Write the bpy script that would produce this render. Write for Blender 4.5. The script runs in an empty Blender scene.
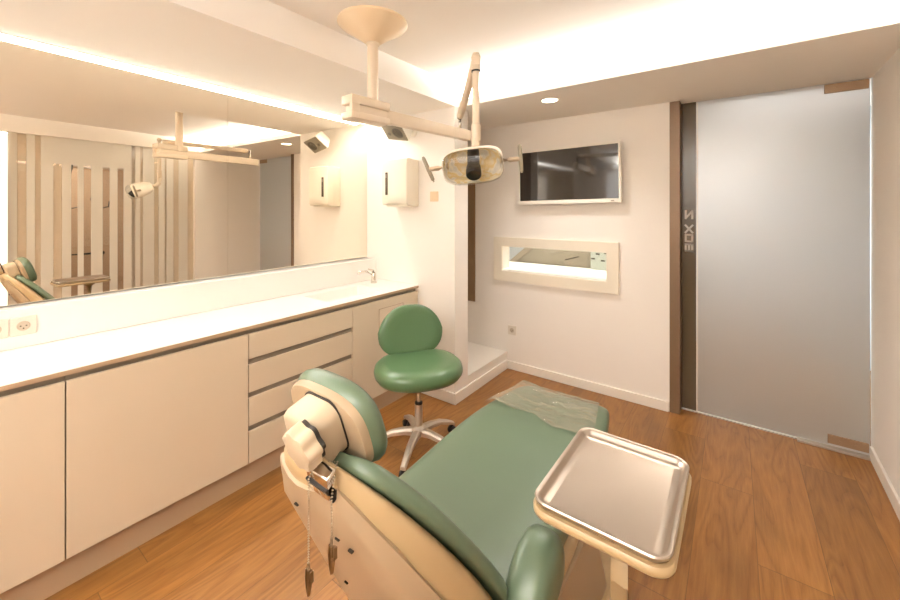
import bpy, bmesh, math, random
from mathutils import Matrix, Vector
random.seed(7)
scene = bpy.context.scene
COL = scene.collection
PI = math.pi
rad = math.radians

# ------------------------------------------------------------------ materials
def lin(c):
    return tuple(((v / 255) / 12.92) if v / 255 <= .04045 else (((v / 255) + .055) / 1.055) ** 2.4 for v in c)

def new_mat(name):
    m = bpy.data.materials.new(name); m.use_nodes = True
    nt = m.node_tree; nt.nodes.clear()
    out = nt.nodes.new('ShaderNodeOutputMaterial')
    return m, nt, out

def pmat(name, rgb, rough=.5, metal=0., var=.04, vscale=6., bump=0., bscale=200., spec=.5, coat=0., aniso=None):
    """principled surface whose colour drifts a little with a noise field"""
    m, nt, out = new_mat(name)
    N = nt.nodes; L = nt.links
    p = N.new('ShaderNodeBsdfPrincipled')
    tc = N.new('ShaderNodeTexCoord')
    no = N.new('ShaderNodeTexNoise'); no.inputs['Scale'].default_value = vscale; no.inputs['Detail'].default_value = 4
    L.new(tc.outputs['Object'], no.inputs['Vector'])
    mix = N.new('ShaderNodeMix'); mix.data_type = 'RGBA'
    c = lin(rgb)
    mix.inputs['A'].default_value = (*[max(0, v * (1 - var)) for v in c], 1)
    mix.inputs['B'].default_value = (*[min(1, v * (1 + var)) for v in c], 1)
    L.new(no.outputs['Fac'], mix.inputs['Factor'])
    L.new(mix.outputs['Result'], p.inputs['Base Color'])
    p.inputs['Roughness'].default_value = rough
    p.inputs['Metallic'].default_value = metal
    p.inputs['Specular IOR Level'].default_value = spec
    p.inputs['Coat Weight'].default_value = coat
    p.inputs['Coat Roughness'].default_value = .15
    if bump > 0:
        n2 = N.new('ShaderNodeTexNoise'); n2.inputs['Scale'].default_value = bscale; n2.inputs['Detail'].default_value = 3
        mp = N.new('ShaderNodeMapping')
        if aniso: mp.inputs['Scale'].default_value = aniso
        L.new(tc.outputs['Object'], mp.inputs['Vector']); L.new(mp.outputs['Vector'], n2.inputs['Vector'])
        b = N.new('ShaderNodeBump'); b.inputs['Strength'].default_value = bump; b.inputs['Distance'].default_value = .002
        L.new(n2.outputs['Fac'], b.inputs['Height']); L.new(b.outputs['Normal'], p.inputs['Normal'])
    L.new(p.outputs['BSDF'], out.inputs['Surface'])
    return m

def emat(name, rgb, strength):
    m, nt, out = new_mat(name)
    e = nt.nodes.new('ShaderNodeEmission')
    e.inputs['Color'].default_value = (*lin(rgb), 1); e.inputs['Strength'].default_value = strength
    nt.links.new(e.outputs['Emission'], out.inputs['Surface'])
    return m

def mirror_mat(name, rgb, rough=0.):
    m, nt, out = new_mat(name)
    g = nt.nodes.new('ShaderNodeBsdfGlossy')
    g.inputs['Color'].default_value = (*lin(rgb), 1); g.inputs['Roughness'].default_value = rough
    nt.links.new(g.outputs['BSDF'], out.inputs['Surface'])
    return m

def glass_mat(name, tint, refl=.08, rough=0.):
    """thin clear pane: tinted see-through plus a faint reflection"""
    m, nt, out = new_mat(name); N = nt.nodes; L = nt.links
    t = N.new('ShaderNodeBsdfTransparent'); t.inputs['Color'].default_value = (*lin(tint), 1)
    g = N.new('ShaderNodeBsdfGlossy'); g.inputs['Roughness'].default_value = rough
    lw = N.new('ShaderNodeLayerWeight'); lw.inputs['Blend'].default_value = .5
    pw = N.new('ShaderNodeMath'); pw.operation = 'POWER'; pw.inputs[1].default_value = 4.5
    L.new(lw.outputs['Facing'], pw.inputs[0])
    a = N.new('ShaderNodeMath'); a.operation = 'MULTIPLY_ADD'; a.inputs[1].default_value = .55; a.inputs[2].default_value = refl * .7
    a.use_clamp = True
    L.new(pw.outputs[0], a.inputs[0])
    mx = N.new('ShaderNodeMixShader')
    L.new(a.outputs[0], mx.inputs['Fac']); L.new(t.outputs['BSDF'], mx.inputs[1]); L.new(g.outputs['BSDF'], mx.inputs[2])
    L.new(mx.outputs['Shader'], out.inputs['Surface'])
    return m

def frosted_mat(name, diff, wd, trans, wt, wg, grough=.35):
    """acid-etched glass: diffuse skin, blurred transmission, satin reflection"""
    m, nt, out = new_mat(name); N = nt.nodes; L = nt.links
    d = N.new('ShaderNodeBsdfDiffuse'); d.inputs['Color'].default_value = (*lin(diff), 1)
    t = N.new('ShaderNodeBsdfRefraction'); t.inputs['Color'].default_value = (*lin(trans), 1)
    t.inputs['IOR'].default_value = 1.3; t.inputs['Roughness'].default_value = .6
    g = N.new('ShaderNodeBsdfGlossy'); g.inputs['Roughness'].default_value = grough
    m1 = N.new('ShaderNodeMixShader'); m1.inputs['Fac'].default_value = wt / max(wd + wt, 1e-6)
    L.new(d.outputs['BSDF'], m1.inputs[1]); L.new(t.outputs['BSDF'], m1.inputs[2])
    m2 = N.new('ShaderNodeMixShader'); m2.inputs['Fac'].default_value = wg
    L.new(m1.outputs['Shader'], m2.inputs[1]); L.new(g.outputs['BSDF'], m2.inputs[2])
    L.new(m2.outputs['Shader'], out.inputs['Surface'])
    return m

def film_mat(name):
    """thin clear wrinkled plastic film"""
    m, nt, out = new_mat(name); N = nt.nodes; L = nt.links
    t = N.new('ShaderNodeBsdfTransparent'); t.inputs['Color'].default_value = (.97, .97, .95, 1)
    p = N.new('ShaderNodeBsdfPrincipled'); p.inputs['Base Color'].default_value = (*lin((178, 172, 150)), 1)
    p.inputs['Roughness'].default_value = .1
    tc = N.new('ShaderNodeTexCoord')
    mp = N.new('ShaderNodeMapping'); mp.inputs['Scale'].default_value = (5, 16, 5)
    no = N.new('ShaderNodeTexNoise'); no.inputs['Scale'].default_value = 1.6; no.inputs['Detail'].default_value = 3; no.inputs['Distortion'].default_value = 1.2
    L.new(tc.outputs['Object'], mp.inputs['Vector']); L.new(mp.outputs['Vector'], no.inputs['Vector'])
    b = N.new('ShaderNodeBump'); b.inputs['Strength'].default_value = 1.; b.inputs['Distance'].default_value = .035
    L.new(no.outputs['Fac'], b.inputs['Height']); L.new(b.outputs['Normal'], p.inputs['Normal'])
    r = N.new('ShaderNodeMapRange'); r.inputs['To Min'].default_value = .3; r.inputs['To Max'].default_value = .6
    r.inputs['From Min'].default_value = .3; r.inputs['From Max'].default_value = .7
    L.new(no.outputs['Fac'], r.inputs['Value'])
    mx = N.new('ShaderNodeMixShader')
    L.new(r.outputs['Result'], mx.inputs['Fac']); L.new(t.outputs['BSDF'], mx.inputs[1]); L.new(p.outputs['BSDF'], mx.inputs[2])
    L.new(mx.outputs['Shader'], out.inputs['Surface'])
    return m

def reflector_mat(name):
    """faceted lamp reflector: gold and white sparkle painted into the colour"""
    m, nt, out = new_mat(name); N = nt.nodes; L = nt.links
    tc = N.new('ShaderNodeTexCoord')
    vo = N.new('ShaderNodeTexVoronoi'); vo.inputs['Scale'].default_value = 34
    no = N.new('ShaderNodeTexNoise'); no.inputs['Scale'].default_value = 15
    L.new(tc.outputs['Object'], vo.inputs['Vector']); L.new(tc.outputs['Object'], no.inputs['Vector'])
    rp = N.new('ShaderNodeValToRGB'); e = rp.color_ramp.elements
    e[0].position = .42; e[0].color = (*lin((232, 230, 226)), 1)
    e[1].position = .62; e[1].color = (*lin((250, 240, 218)), 1)
    for ps, c in ((.48, (250, 244, 230)), (.52, (242, 220, 168)), (.57, (246, 226, 180))):
        k = e.new(ps); k.color = (*lin(c), 1)
    L.new(no.outputs['Fac'], rp.inputs['Fac'])  # noise patches paint the sparkle as gold and white colour
    p = N.new('ShaderNodeBsdfPrincipled'); p.inputs['Roughness'].default_value = .22; p.inputs['Metallic'].default_value = .15
    b = N.new('ShaderNodeBump'); b.inputs['Strength'].default_value = .5; b.inputs['Distance'].default_value = .01
    L.new(vo.outputs['Distance'], b.inputs['Height']); L.new(b.outputs['Normal'], p.inputs['Normal'])
    L.new(rp.outputs['Color'], p.inputs['Base Color'])
    L.new(p.outputs['BSDF'], out.inputs['Surface'])
    return m

def wood_floor_mat():
    m, nt, out = new_mat('oak_planks'); N = nt.nodes; L = nt.links
    def math_(op, a, b=None, c=None):
        n = N.new('ShaderNodeMath'); n.operation = op
        for i, v in enumerate((a, b, c)):
            if v is None: continue
            if isinstance(v, (int, float)): n.inputs[i].default_value = v
            else: L.new(v, n.inputs[i])
        return n.outputs[0]
    geo = N.new('ShaderNodeNewGeometry')
    sx = N.new('ShaderNodeSeparateXYZ'); L.new(geo.outputs['Position'], sx.inputs[0])
    X, Y = sx.outputs[0], sx.outputs[1]
    W, LEN = .232, 1.32
    px = math_('DIVIDE', math_('ADD', X, 10.128), W)
    row = math_('FLOOR', px); fx = math_('FRACT', px)
    wn = N.new('ShaderNodeTexWhiteNoise'); wn.noise_dimensions = '1D'; L.new(row, wn.inputs['W'])
    py = math_('DIVIDE', math_('ADD', math_('ADD', Y, 20.), math_('MULTIPLY', wn.outputs['Value'], LEN)), LEN)
    cell = math_('FLOOR', py); fy = math_('FRACT', py)
    cid = N.new('ShaderNodeCombineXYZ'); L.new(row, cid.inputs[0]); L.new(cell, cid.inputs[1])
    wn2 = N.new('ShaderNodeTexWhiteNoise'); wn2.noise_dimensions = '2D'; L.new(cid.outputs[0], wn2.inputs['Vector'])
    # grain coordinates, shifted for each plank
    gv = N.new('ShaderNodeCombineXYZ')
    L.new(math_('ADD', X, math_('MULTIPLY', wn2.outputs['Value'], 7.3)), gv.inputs[0])
    L.new(math_('MULTIPLY', Y, .16), gv.inputs[1])
    L.new(math_('MULTIPLY', wn2.outputs['Value'], 31.), gv.inputs[2])
    big = N.new('ShaderNodeTexNoise'); big.inputs['Scale'].default_value = 5.5; big.inputs['Detail'].default_value = 2; big.inputs['Distortion'].default_value = .5
    L.new(gv.outputs[0], big.inputs['Vector'])
    rings = math_('FRACT', math_('MULTIPLY', big.outputs['Fac'], 11.))
    rings = math_('PINGPONG', rings, .6)
    fine = N.new('ShaderNodeTexNoise'); fine.inputs['Scale'].default_value = 90.; fine.inputs['Detail'].default_value = 5; fine.inputs['Roughness'].default_value = .7
    gv2 = N.new('ShaderNodeCombineXYZ'); L.new(X, gv2.inputs[0]); L.new(math_('MULTIPLY', Y, .06), gv2.inputs[1]); L.new(cell, gv2.inputs[2])
    L.new(gv2.outputs[0], fine.inputs['Vector'])
    g = math_('ADD', math_('MULTIPLY', rings, .5), math_('MULTIPLY', fine.outputs['Fac'], .8))
    ramp = N.new('ShaderNodeValToRGB')
    e = ramp.color_ramp.elements
    e[0].position = .12; e[0].color = (*lin((94, 58, 24)), 1)
    e[1].position = .85; e[1].color = (*lin((160, 112, 57)), 1)
    k = e.new(.42); k.color = (*lin((134, 88, 41)), 1)
    L.new(g, ramp.inputs['Fac'])
    # knots / dark figure
    kn = N.new('ShaderNodeTexNoise'); kn.inputs['Scale'].default_value = 3.2; kn.inputs['Detail'].default_value = 2
    gv3 = N.new('ShaderNodeCombineXYZ'); L.new(X, gv3.inputs[0]); L.new(math_('MULTIPLY', Y, .45), gv3.inputs[1]); L.new(math_('MULTIPLY', wn2.outputs['Value'], 13.), gv3.inputs[2])
    L.new(gv3.outputs[0], kn.inputs['Vector'])
    kr = N.new('ShaderNodeMapRange'); kr.inputs['From Min'].default_value = .58; kr.inputs['From Max'].default_value = .78
    kr.inputs['To Min'].default_value = 1.; kr.inputs['To Max'].default_value = .68
    L.new(kn.outputs['Fac'], kr.inputs['Value'])
    tone = math_('MULTIPLY', math_('ADD', math_('MULTIPLY', wn2.outputs['Value'], .3), .84), kr.outputs['Result'])
    seam = math_('MULTIPLY', math_('GREATER_THAN', fx, .009), math_('GREATER_THAN', fy, .0022))
    tone = math_('MULTIPLY', tone, math_('ADD', math_('MULTIPLY', seam, .5), .5))
    mul = N.new('ShaderNodeVectorMath'); mul.operation = 'SCALE'
    L.new(ramp.outputs['Color'], mul.inputs[0]); L.new(tone, mul.inputs['Scale'])
    p = N.new('ShaderNodeBsdfPrincipled'); p.inputs['Roughness'].default_value = .38
    L.new(mul.outputs['Vector'], p.inputs['Base Color'])
    b = N.new('ShaderNodeBump'); b.inputs['Strength'].default_value = .25; b.inputs['Distance'].default_value = .002
    L.new(math_('MULTIPLY', g, seam), b.inputs['Height']); L.new(b.outputs['Normal'], p.inputs['Normal'])
    L.new(p.outputs['BSDF'], out.inputs['Surface'])
    return m

M = dict(
    wall=pmat('wall_paint', (242, 236, 228), .85, var=.012, bump=.06, bscale=320),
    ceil=pmat('ceiling_paint', (245, 241, 235), .9, var=.01),
    floor=wood_floor_mat(),
    base=pmat('white_trim_paint', (240, 234, 224), .45, var=.01),
    cab=pmat('cream_lacquer', (216, 200, 176), .42, var=.012),
    cabin=pmat('carcass_board', (196, 180, 158), .7),
    grey=pmat('grip_channel_grey', (136, 124, 108), .5),
    plinth=pmat('plinth_laminate', (176, 150, 122), .45),
    counter=pmat('white_solid_surface', (243, 240, 234), .28, var=.008),
    mirror=mirror_mat('silvered_glass', (240, 232, 218)),
    alu=pmat('brushed_aluminium', (200, 188, 174), .42, .75, bump=.15, bscale=60, aniso=(1, 40, 1)),
    chrome=pmat('chrome', (225, 220, 212), .08, 1.),
    steel=pmat('stainless_steel', (196, 184, 172), .30, 1., bump=.05, bscale=900),
    bronze=pmat('bronze_anodised_metal', (124, 100, 76), .42, .3),
    plate=pmat('satin_hinge_metal', (176, 150, 122), .4, .7),
    ivory=pmat('ivory_enamel', (226, 203, 170), .35, var=.02, coat=.2),
    arm=pmat('cream_enamel', (220, 203, 180), .38, var=.02),
    shell=pmat('beige_moulded_plastic', (180, 154, 115), .34, var=.02, coat=.15),
    panel=pmat('rose_beige_plastic', (168, 146, 118), .45, var=.02),
    mech=pmat('pale_grey_beige_plastic', (196, 177, 150), .4, var=.02),
    vinyl=pmat('green_vinyl', (93, 110, 87), .36, var=.05, vscale=4, bump=.12, bscale=420, coat=.12),
    vinyl2=pmat('stool_green_vinyl', (82, 111, 75), .32, var=.05, vscale=4, bump=.1, bscale=420, coat=.15),
    black=pmat('black_rubber', (20, 17, 14), .45),
    dark=pmat('dark_slot', (44, 36, 28), .6),
    white=pmat('white_plastic', (240, 234, 222), .35, var=.01),
    plate_white=pmat('socket_plastic', (226, 216, 202), .4, var=.01),
    cream=pmat('cream_plastic', (238, 229, 211), .4, var=.01),
    smoke=pmat('smoked_plastic', (92, 80, 66), .25),
    screen=pmat('black_glass_screen', (30, 25, 21), .06, spec=.9),
    grille=pmat('grey_speaker_face', (146, 136, 116), .6, bump=.3, bscale=700),
    cone=pmat('speaker_cone', (110, 102, 86), .5),
    led=emat('led_white', (255, 249, 240), 6.),
    down=emat('downlight_glow', (255, 240, 214), 12.),
    clear=glass_mat('clear_glass', (246, 246, 242), .06),
    partition=glass_mat('partition_glass', (251, 249, 246), .05),
    cover=glass_mat('clear_lamp_cover', (252, 252, 250), .07),
    frost=frosted_mat('frosted_door_glass', (208, 206, 200), .55, (240, 240, 240), .45, .2, .3),
    stripe=frosted_mat('frosted_stripe_film', (244, 238, 226), .8, (240, 236, 226), .25, .03),
    gapfilm=frosted_mat('beige_gap_film', (246, 234, 216), .85, (230, 215, 190), .15, .03),  # added film that brightens the clear gaps of the partition
    strip=frosted_mat('grey_tinted_glass', (104, 90, 70), .8, (140, 126, 104), .2, .04, .2),
    sign=pmat('pale_sign_vinyl', (214, 208, 198), .6),
    reflector=reflector_mat('painted_glint_reflector'),
    film=film_mat('clear_plastic_film'),
    beads=pmat('bead_chain_metal', (170, 156, 136), .3, 1.),
    nextwall=pmat('next_room_wall', (186, 160, 134), .8, var=.06, vscale=2),
    corr=pmat('corridor_wall', (206, 212, 216), .8, var=.03),
    bluegrey=pmat('blue_grey_panel', (168, 176, 170), .4),
    greypanel=pmat('warm_grey_panel', (136, 128, 114), .5),
    brownglass=pmat('brown_glass_panel', (140, 112, 82), .2),
    cable=pmat('black_cable', (34, 28, 24), .5),
)

# ------------------------------------------------------------------ geometry helpers
def box(bm, x0, x1, y0, y1, z0, z1, mtx=None, bev=0., seg=2):
    g = bmesh.ops.create_cube(bm, size=1.)
    vs = g['verts']
    for v in vs:
        v.co = Vector(((x0 + x1) / 2 + v.co.x * (x1 - x0), (y0 + y1) / 2 + v.co.y * (y1 - y0), (z0 + z1) / 2 + v.co.z * (z1 - z0)))
    if bev > 0:
        es = list({e for v in vs for e in v.link_edges})
        r = bmesh.ops.bevel(bm, geom=es, offset=bev, segments=seg, profile=.5, affect='EDGES')
        vs = list({v for f in r['faces'] for v in f.verts} | {v for v in vs if v.is_valid})
        # gather the whole island
        seen = set(vs); st = list(vs)
        while st:
            a = st.pop()
            for e in a.link_edges:
                b = e.other_vert(a)
                if b not in seen: seen.add(b); st.append(b)
        vs = list(seen)
    if mtx is not None:
        for v in vs: v.co = mtx @ v.co
    return vs

def rings(bm, rs, cap0=True, cap1=True, closed=True):
    """loft a list of equal-length point rings"""
    vr = [[bm.verts.new(p) for p in r] for r in rs]
    n = len(vr[0])
    for a, b in zip(vr[:-1], vr[1:]):
        for i in range(n if closed else n - 1):
            j = (i + 1) % n
            bm.faces.new((a[i], a[j], b[j], b[i]))
    if cap0: bm.faces.new(list(reversed(vr[0])))
    if cap1: bm.faces.new(vr[-1])
    return vr

def frame_from(d):
    d = Vector(d).normalized()
    up = Vector((0, 0, 1)) if abs(d.z) < .95 else Vector((0, 1, 0))
    a = d.cross(up).normalized(); b = a.cross(d).normalized()
    return a, b, d

def tube(bm, pts, r, n=12, caps=True):
    pts = [Vector(p) for p in pts]
    rr = r if isinstance(r, (list, tuple)) else [r] * len(pts)
    out = []
    prev = None
    for i, p in enumerate(pts):
        if i == 0: d = pts[1] - p
        elif i == len(pts) - 1: d = p - pts[i - 1]
        else: d = (pts[i + 1] - p).normalized() + (p - pts[i - 1]).normalized()
        d.normalize()
        if prev is None: a, b, _ = frame_from(d)
        else:
            a = prev - d * prev.dot(d)
            a.normalize(); b = d.cross(a)
        prev = a
        out.append([p + (a * math.cos(t) + b * math.sin(t)) * rr[i] for t in [2 * PI * k / n for k in range(n)]])
    rings(bm, out, caps, caps)

def lathe(bm, prof, mtx, n=28, cap0=True, cap1=True):
    """prof: list of (radius, height) turned about local z"""
    rs = [[mtx @ Vector((r * math.cos(2 * PI * k / n), r * math.sin(2 * PI * k / n), h)) for k in range(n)] for r, h in prof]
    rings(bm, rs, cap0, cap1)

def mframe(o, ex, ey, ez):
    ex, ey, ez = Vector(ex), Vector(ey), Vector(ez)
    return Matrix(((ex.x, ey.x, ez.x, o[0]), (ex.y, ey.y, ez.y, o[1]), (ex.z, ey.z, ez.z, o[2]), (0, 0, 0, 1)))

def T(x, y, z): return Matrix.Translation((x, y, z))
def RZ(a): return Matrix.Rotation(a, 4, 'Z')

def sup(t, a, b, e):
    c, s = math.cos(t), math.sin(t)
    return a * math.copysign(abs(c) ** (2 / e), c), b * math.copysign(abs(s) ** (2 / e), s)

def slab(bm, prof, outline, mtx):
    """prof: (scale, inset, height) steps; outline(scale, inset) -> list of (x, y)"""
    rs = [[mtx @ Vector((x, y, h)) for x, y in outline(sc, ins)] for sc, ins, h in prof]
    rings(bm, rs)

def super_outline(a, b, e, n=40, taper=0.):
    def f(sc, ins):
        o = []
        for k in range(n):
            x, y = sup(2 * PI * k / n, max(a * sc - ins, .001), max(b * sc - ins, .001), e)
            o.append((x * (1 + taper * y / b), y))
        return o
    return f

def rrect(a, b, r, seg=6):
    def f(sc, ins):
        A, B, R = a * sc - ins, b * sc - ins, max(r - ins, .002)
        o = []
        for cx, cy, t0 in ((A - R, B - R, 0), (-A + R, B - R, PI / 2), (-A + R, -B + R, PI), (A - R, -B + R, 1.5 * PI)):
            for k in range(seg + 1):
                t = t0 + PI / 2 * k / seg
                o.append((cx + R * math.cos(t), cy + R * math.sin(t)))
        return o
    return f

def obj(name, bm, mat, parent=None, smooth=False, sub=0, angle=None, bevel=0., label=None):
    bmesh.ops.recalc_face_normals(bm, faces=bm.faces)
    me = bpy.data.meshes.new(name); bm.to_mesh(me); bm.free()
    me.materials.append(M[mat] if isinstance(mat, str) else mat)
    o = bpy.data.objects.new(name, me); COL.objects.link(o)
    if parent is not None:
        o.parent = parent
        o.matrix_parent_inverse = world_of(parent).inverted()
    if smooth:
        for p in me.polygons: p.use_smooth = True
        if angle is not None:
            try: me.set_sharp_from_angle(angle=rad(angle))
            except Exception: pass
    if bevel > 0:
        b = o.modifiers.new('bevel', 'BEVEL'); b.width = bevel; b.segments = 2; b.limit_method = 'ANGLE'; b.angle_limit = rad(40)
    if sub:
        s = o.modifiers.new('subdivision', 'SUBSURF'); s.levels = sub; s.render_levels = sub
    if label: o['label'] = label
    return o

def world_of(o):
    m = Matrix.LocRotScale(o.location, o.rotation_euler, o.scale)
    if o.parent: m = world_of(o.parent) @ o.matrix_parent_inverse @ m
    return m

def thing(name, loc, label, cat, group=None):
    o = bpy.data.objects.new(name, None); COL.objects.link(o)
    o.location = loc; o.empty_display_size = .05
    o['label'] = label; o['category'] = cat
    if group: o['group'] = group
    return o

def tag(o, label, cat, group=None):
    o['label'] = label; o['category'] = cat
    if group: o['group'] = group
    return o

def dup(src, delta, label):
    """copy of a thing with copies of its parts and sub-parts"""
    r = src.copy(); COL.objects.link(r)
    r.location = src.location + Vector(delta); r['label'] = label
    for ch in list(src.children):
        c = ch.copy(); COL.objects.link(c); c.parent = r
        for g in list(ch.children):
            d = g.copy(); COL.objects.link(d); d.parent = c
    return r

def struct(name, bm, mat, parent=None, label=None, cat=None, **k):
    o = obj(name, bm, mat, parent, **k)
    if parent is None:
        o['kind'] = 'structure'
    if label: o['label'] = label
    if cat: o['category'] = cat
    return o

B = bmesh.new
ZC, ZS = 2.46, 2.29

# ------------------------------------------------------------------ the room
YF = -1.5                       # wall behind the camera
def right_x(y): return .67 - .026 * (3.38 - y)
RA = math.atan(.026)            # the right wall is slightly out of square
RM = T(.67, 3.38, 0) @ RZ(-RA)

bm = B(); box(bm, -3.0, 4.2, YF - .2, 5.6, -.1, 0); struct('floor', bm, 'floor', label='oak plank laminate floor of the room', cat='floor')
bm = B(); box(bm, -3.0, 4.2, YF - .2, 3.5, ZC, ZC + .1); struct('ceiling', bm, 'ceil', label='white painted ceiling', cat='ceiling')
bm = B(); box(bm, -2.95, -2.79, YF, 2.42, 0, ZC); struct('wall_left', bm, 'wall', label='white wall behind the mirror and worktop', cat='wall')
bm = B()
box(bm, -2.95, -1.73, 2.42, 2.60, 0, ZC)
box(bm, -2.95, -2.6, 2.60, 3.5, 0, ZC)
struct('wall_alcove', bm, 'wall', label='white end wall beside the worktop, returning into the alcove', cat='wall')
bm = B(); box(bm, -2.6, -1.73, 2.60, 3.27, 0, .155); struct('trim_1', bm, 'base', label='low white ledge in the alcove', cat='ledge')
# back wall with the pass-through opening and the door opening
bm = B()
YB, YB2 = 3.27, 3.40
ox0, ox1, oz0, oz1 = -1.775, -.826, .915, 1.147
box(bm, -2.6, ox0, YB, YB2, 0, ZS + .02)
box(bm, ox1, -.384, YB, YB2, 0, ZS + .02)
box(bm, ox0, ox1, YB, YB2, 0, oz0)
box(bm, ox0, ox1, YB, YB2, oz1, ZS + .02)
struct('wall_back', bm, 'wall', label='white back wall carrying the television and the pass-through window', cat='wall')
bm = B(); box(bm, -.384, .79, YB + .01, 3.49, ZS + .031, ZC - .001); struct('wall_back.001', bm, 'wall', label='white wall above the frosted glass door', cat='wall')
# right wall: white for its far end, striped glass nearer the camera
bm = B(); box(bm, 0, .12, -.96, .03, 0, ZC, RM); struct('wall_right', bm, 'wall', label='white right-hand wall beside the door', cat='wall')
bm = B(); box(bm, 0, .12, -4.9, -.96, ZS, ZC, RM); struct('trim_2', bm, 'wall', label='white lintel over the striped glass partition', cat='lintel')
bm = B(); box(bm, -3.0, 4.2, YF - .12, YF, 0, ZC); struct('wall_front', bm, 'wall', label='white wall behind the viewpoint', cat='wall')

# soffits
bm = B(); box(bm, -2.95, -1.73, YF, 2.42, ZS, ZC)
struct('trim_3', bm, 'ceil', label='dropped white soffit above worktop and mirror', cat='soffit')
bm = B()
box(bm, -1.73, .8, 2.475, 3.5, ZS, ZS + .03)
box(bm, -2.6, -1.73, 2.60, 3.5, ZS, ZS + .03)
box(bm, -1.73, .8, 2.455, 2.475, ZS, ZS + .045)
box(bm, -2.6, -1.73, 2.60, 3.5, ZS + .03, ZC)
box(bm, -1.73, .8, 3.2, 3.5, ZS + .03, ZC)
struct('trim_4', bm, 'ceil', label='dropped soffit with light cove along the back wall', cat='soffit')

# baseboards
bm = B(); box(bm, -1.742, -.39, YB - .014, YB, 0, .075); struct('baseboard_back', bm, 'base', bevel=.003, label='white baseboard under the television wall', cat='baseboard')
bm = B(); box(bm, -1.73, -1.716, 2.406, 3.256, 0, .085); box(bm, -2.12, -1.7301, 2.406, 2.42, 0, .085)
struct('baseboard_alcove', bm, 'base', bevel=.003, label='white baseboard wrapping the alcove wall', cat='baseboard')
bm = B(); box(bm, -.014, 0, -.96, -.02, 0, .08, RM); struct('baseboard_right', bm, 'base', bevel=.003, label='white baseboard on the right wall', cat='baseboard')

# dark window strip in the alcove
bm = B(); box(bm, -2.5, -2.085, YB - .012, YB, .575, 2.0)
w3 = struct('window_3', bm, 'brownglass', label='tall narrow brown glass strip inside the alcove', cat='window')

# pass-through window
bm = B()
fx0, fx1, fz0, fz1 = -1.862, -.735, .822, 1.234
y0, y1 = YB - .024, YB
box(bm, fx0, ox0, y0, y1, fz0, fz1); box(bm, ox1, fx1, y0, y1, fz0, fz1)
box(bm, ox0, ox1, y0, y1, fz0, oz0); box(bm, ox0, ox1, y0, y1, oz1, fz1)
wf = struct('window_1', bm, 'cream', label='horizontal pass-through window with wide cream frame', cat='window')
bm = B(); box(bm, ox0, ox1, YB + .10, YB + .104, oz0, oz1); struct('pane', bm, 'clear', wf)
bm = B(); box(bm, ox0, ox1, YB - .01, YB2 + .02, oz0 - .005, oz0 + .012); struct('window_sill', bm, 'counter', wf)

# door: bronze post, tinted side strip, frosted leaf, hinges, threshold
YD = 3.38
bm = B(); box(bm, -.384, -.318, YB - .005, YD + .03, 0, ZS)
dr = struct('door_1', bm, 'bronze', label='full-height frosted glass door with bronze post and tinted side strip', cat='door', bevel=.002)
bm = B(); box(bm, -.318, -.226, YD - .002, YD + .008, .01, ZS); struct('side_strip', bm, 'strip', dr, label='grey-brown tinted glass strip')
bm = B(); box(bm, -.222, .660, YD - .004, YD + .006, .012, ZS - .001); struct('door_leaf', bm, 'frost', dr, label='frosted glass leaf')
bm = B(); box(bm, -.224, -.214, YD - .005, YD + .007, .012, ZS - .006); struct('door_edge', bm, 'white', dr)
bm = B(); box(bm, .46, .655, YD - .014, YD + .014, ZS - .062, ZS - .006, None, .002)
for hx in (.515, .60): lathe(bm, [(.006, 0), (.006, .003), (.003, .004)], mframe((hx, YD - .014, ZS - .034), (1, 0, 0), (0, 0, 1), (0, -1, 0)), 10)
struct('hinge', bm, 'plate', dr, label='metal pivot plate at the door top')
bm = B(); box(bm, .475, .655, YD - .014, YD + .014, .03, .085, None, .002)
for hx in (.53, .60): lathe(bm, [(.006, 0), (.006, .003), (.003, .004)], mframe((hx, YD - .014, .055), (1, 0, 0), (0, 0, 1), (0, -1, 0)), 10)
struct('hinge', bm, 'plate', dr, label='metal pivot plate at the door foot')
bm = B(); box(bm, .33, .66, YD - .045, YD + .03, 0, .014, None, .003)
struct('threshold_plate', bm, 'alu', dr)
bm = B(); box(bm, -.318, .33, YD - .012, YD + .012, 0, .006)
struct('floor_track', bm, 'alu', dr)
# lettering  B O X (s-shaped figure), turned to read upwards
def bar(bm, p, q, w, y):
    (ax, az), (bx, bz) = p, q
    d = Vector((bx - ax, 0, bz - az)); n = Vector((-d.z, 0, d.x)).normalized() * w / 2
    P = [Vector((ax, y, az)), Vector((bx, y, bz))]
    c = [P[0] + n, P[1] + n, P[1] - n, P[0] - n]
    rings(bm, [[v for v in c], [v + Vector((0, -.0015, 0)) for v in c]])
bm = B()
lx0, lx1, ys = -.2965, -.2445, YD - .0023
wv = .0135
def glyph(z0, z1, strokes):
    # strokes in a unit cell: u across (0 left, 1 right), v up
    for (u0, v0, u1, v1) in strokes:
        bar(bm, (lx0 + u0 * (lx1 - lx0), z0 + v0 * (z1 - z0)), (lx0 + u1 * (lx1 - lx0), z0 + v1 * (z1 - z0)), wv, ys)
e = .1
glyph(1.181, 1.243, [(0, e, 1, e), (0, 1 - e, 1, 1 - e), (e, 0, e, 1), (1 - e, 0, 1 - e, 1), (.5, 0, .5, 1)])
glyph(1.252, 1.314, [(0, e, 1, e), (0, 1 - e, 1, 1 - e), (e, 0, e, 1), (1 - e, 0, 1 - e, 1)])
glyph(1.318, 1.386, [(0, .04, 1, .96), (0, .96, 1, .04)])
glyph(1.424, 1.492, [(e, 0, e, 1), (1 - e, 0, 1 - e, 1), (e, .1, 1 - e, .9)])
struct('lettering', bm, 'sign', dr, label='pale upright lettering on the tinted strip')

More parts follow.
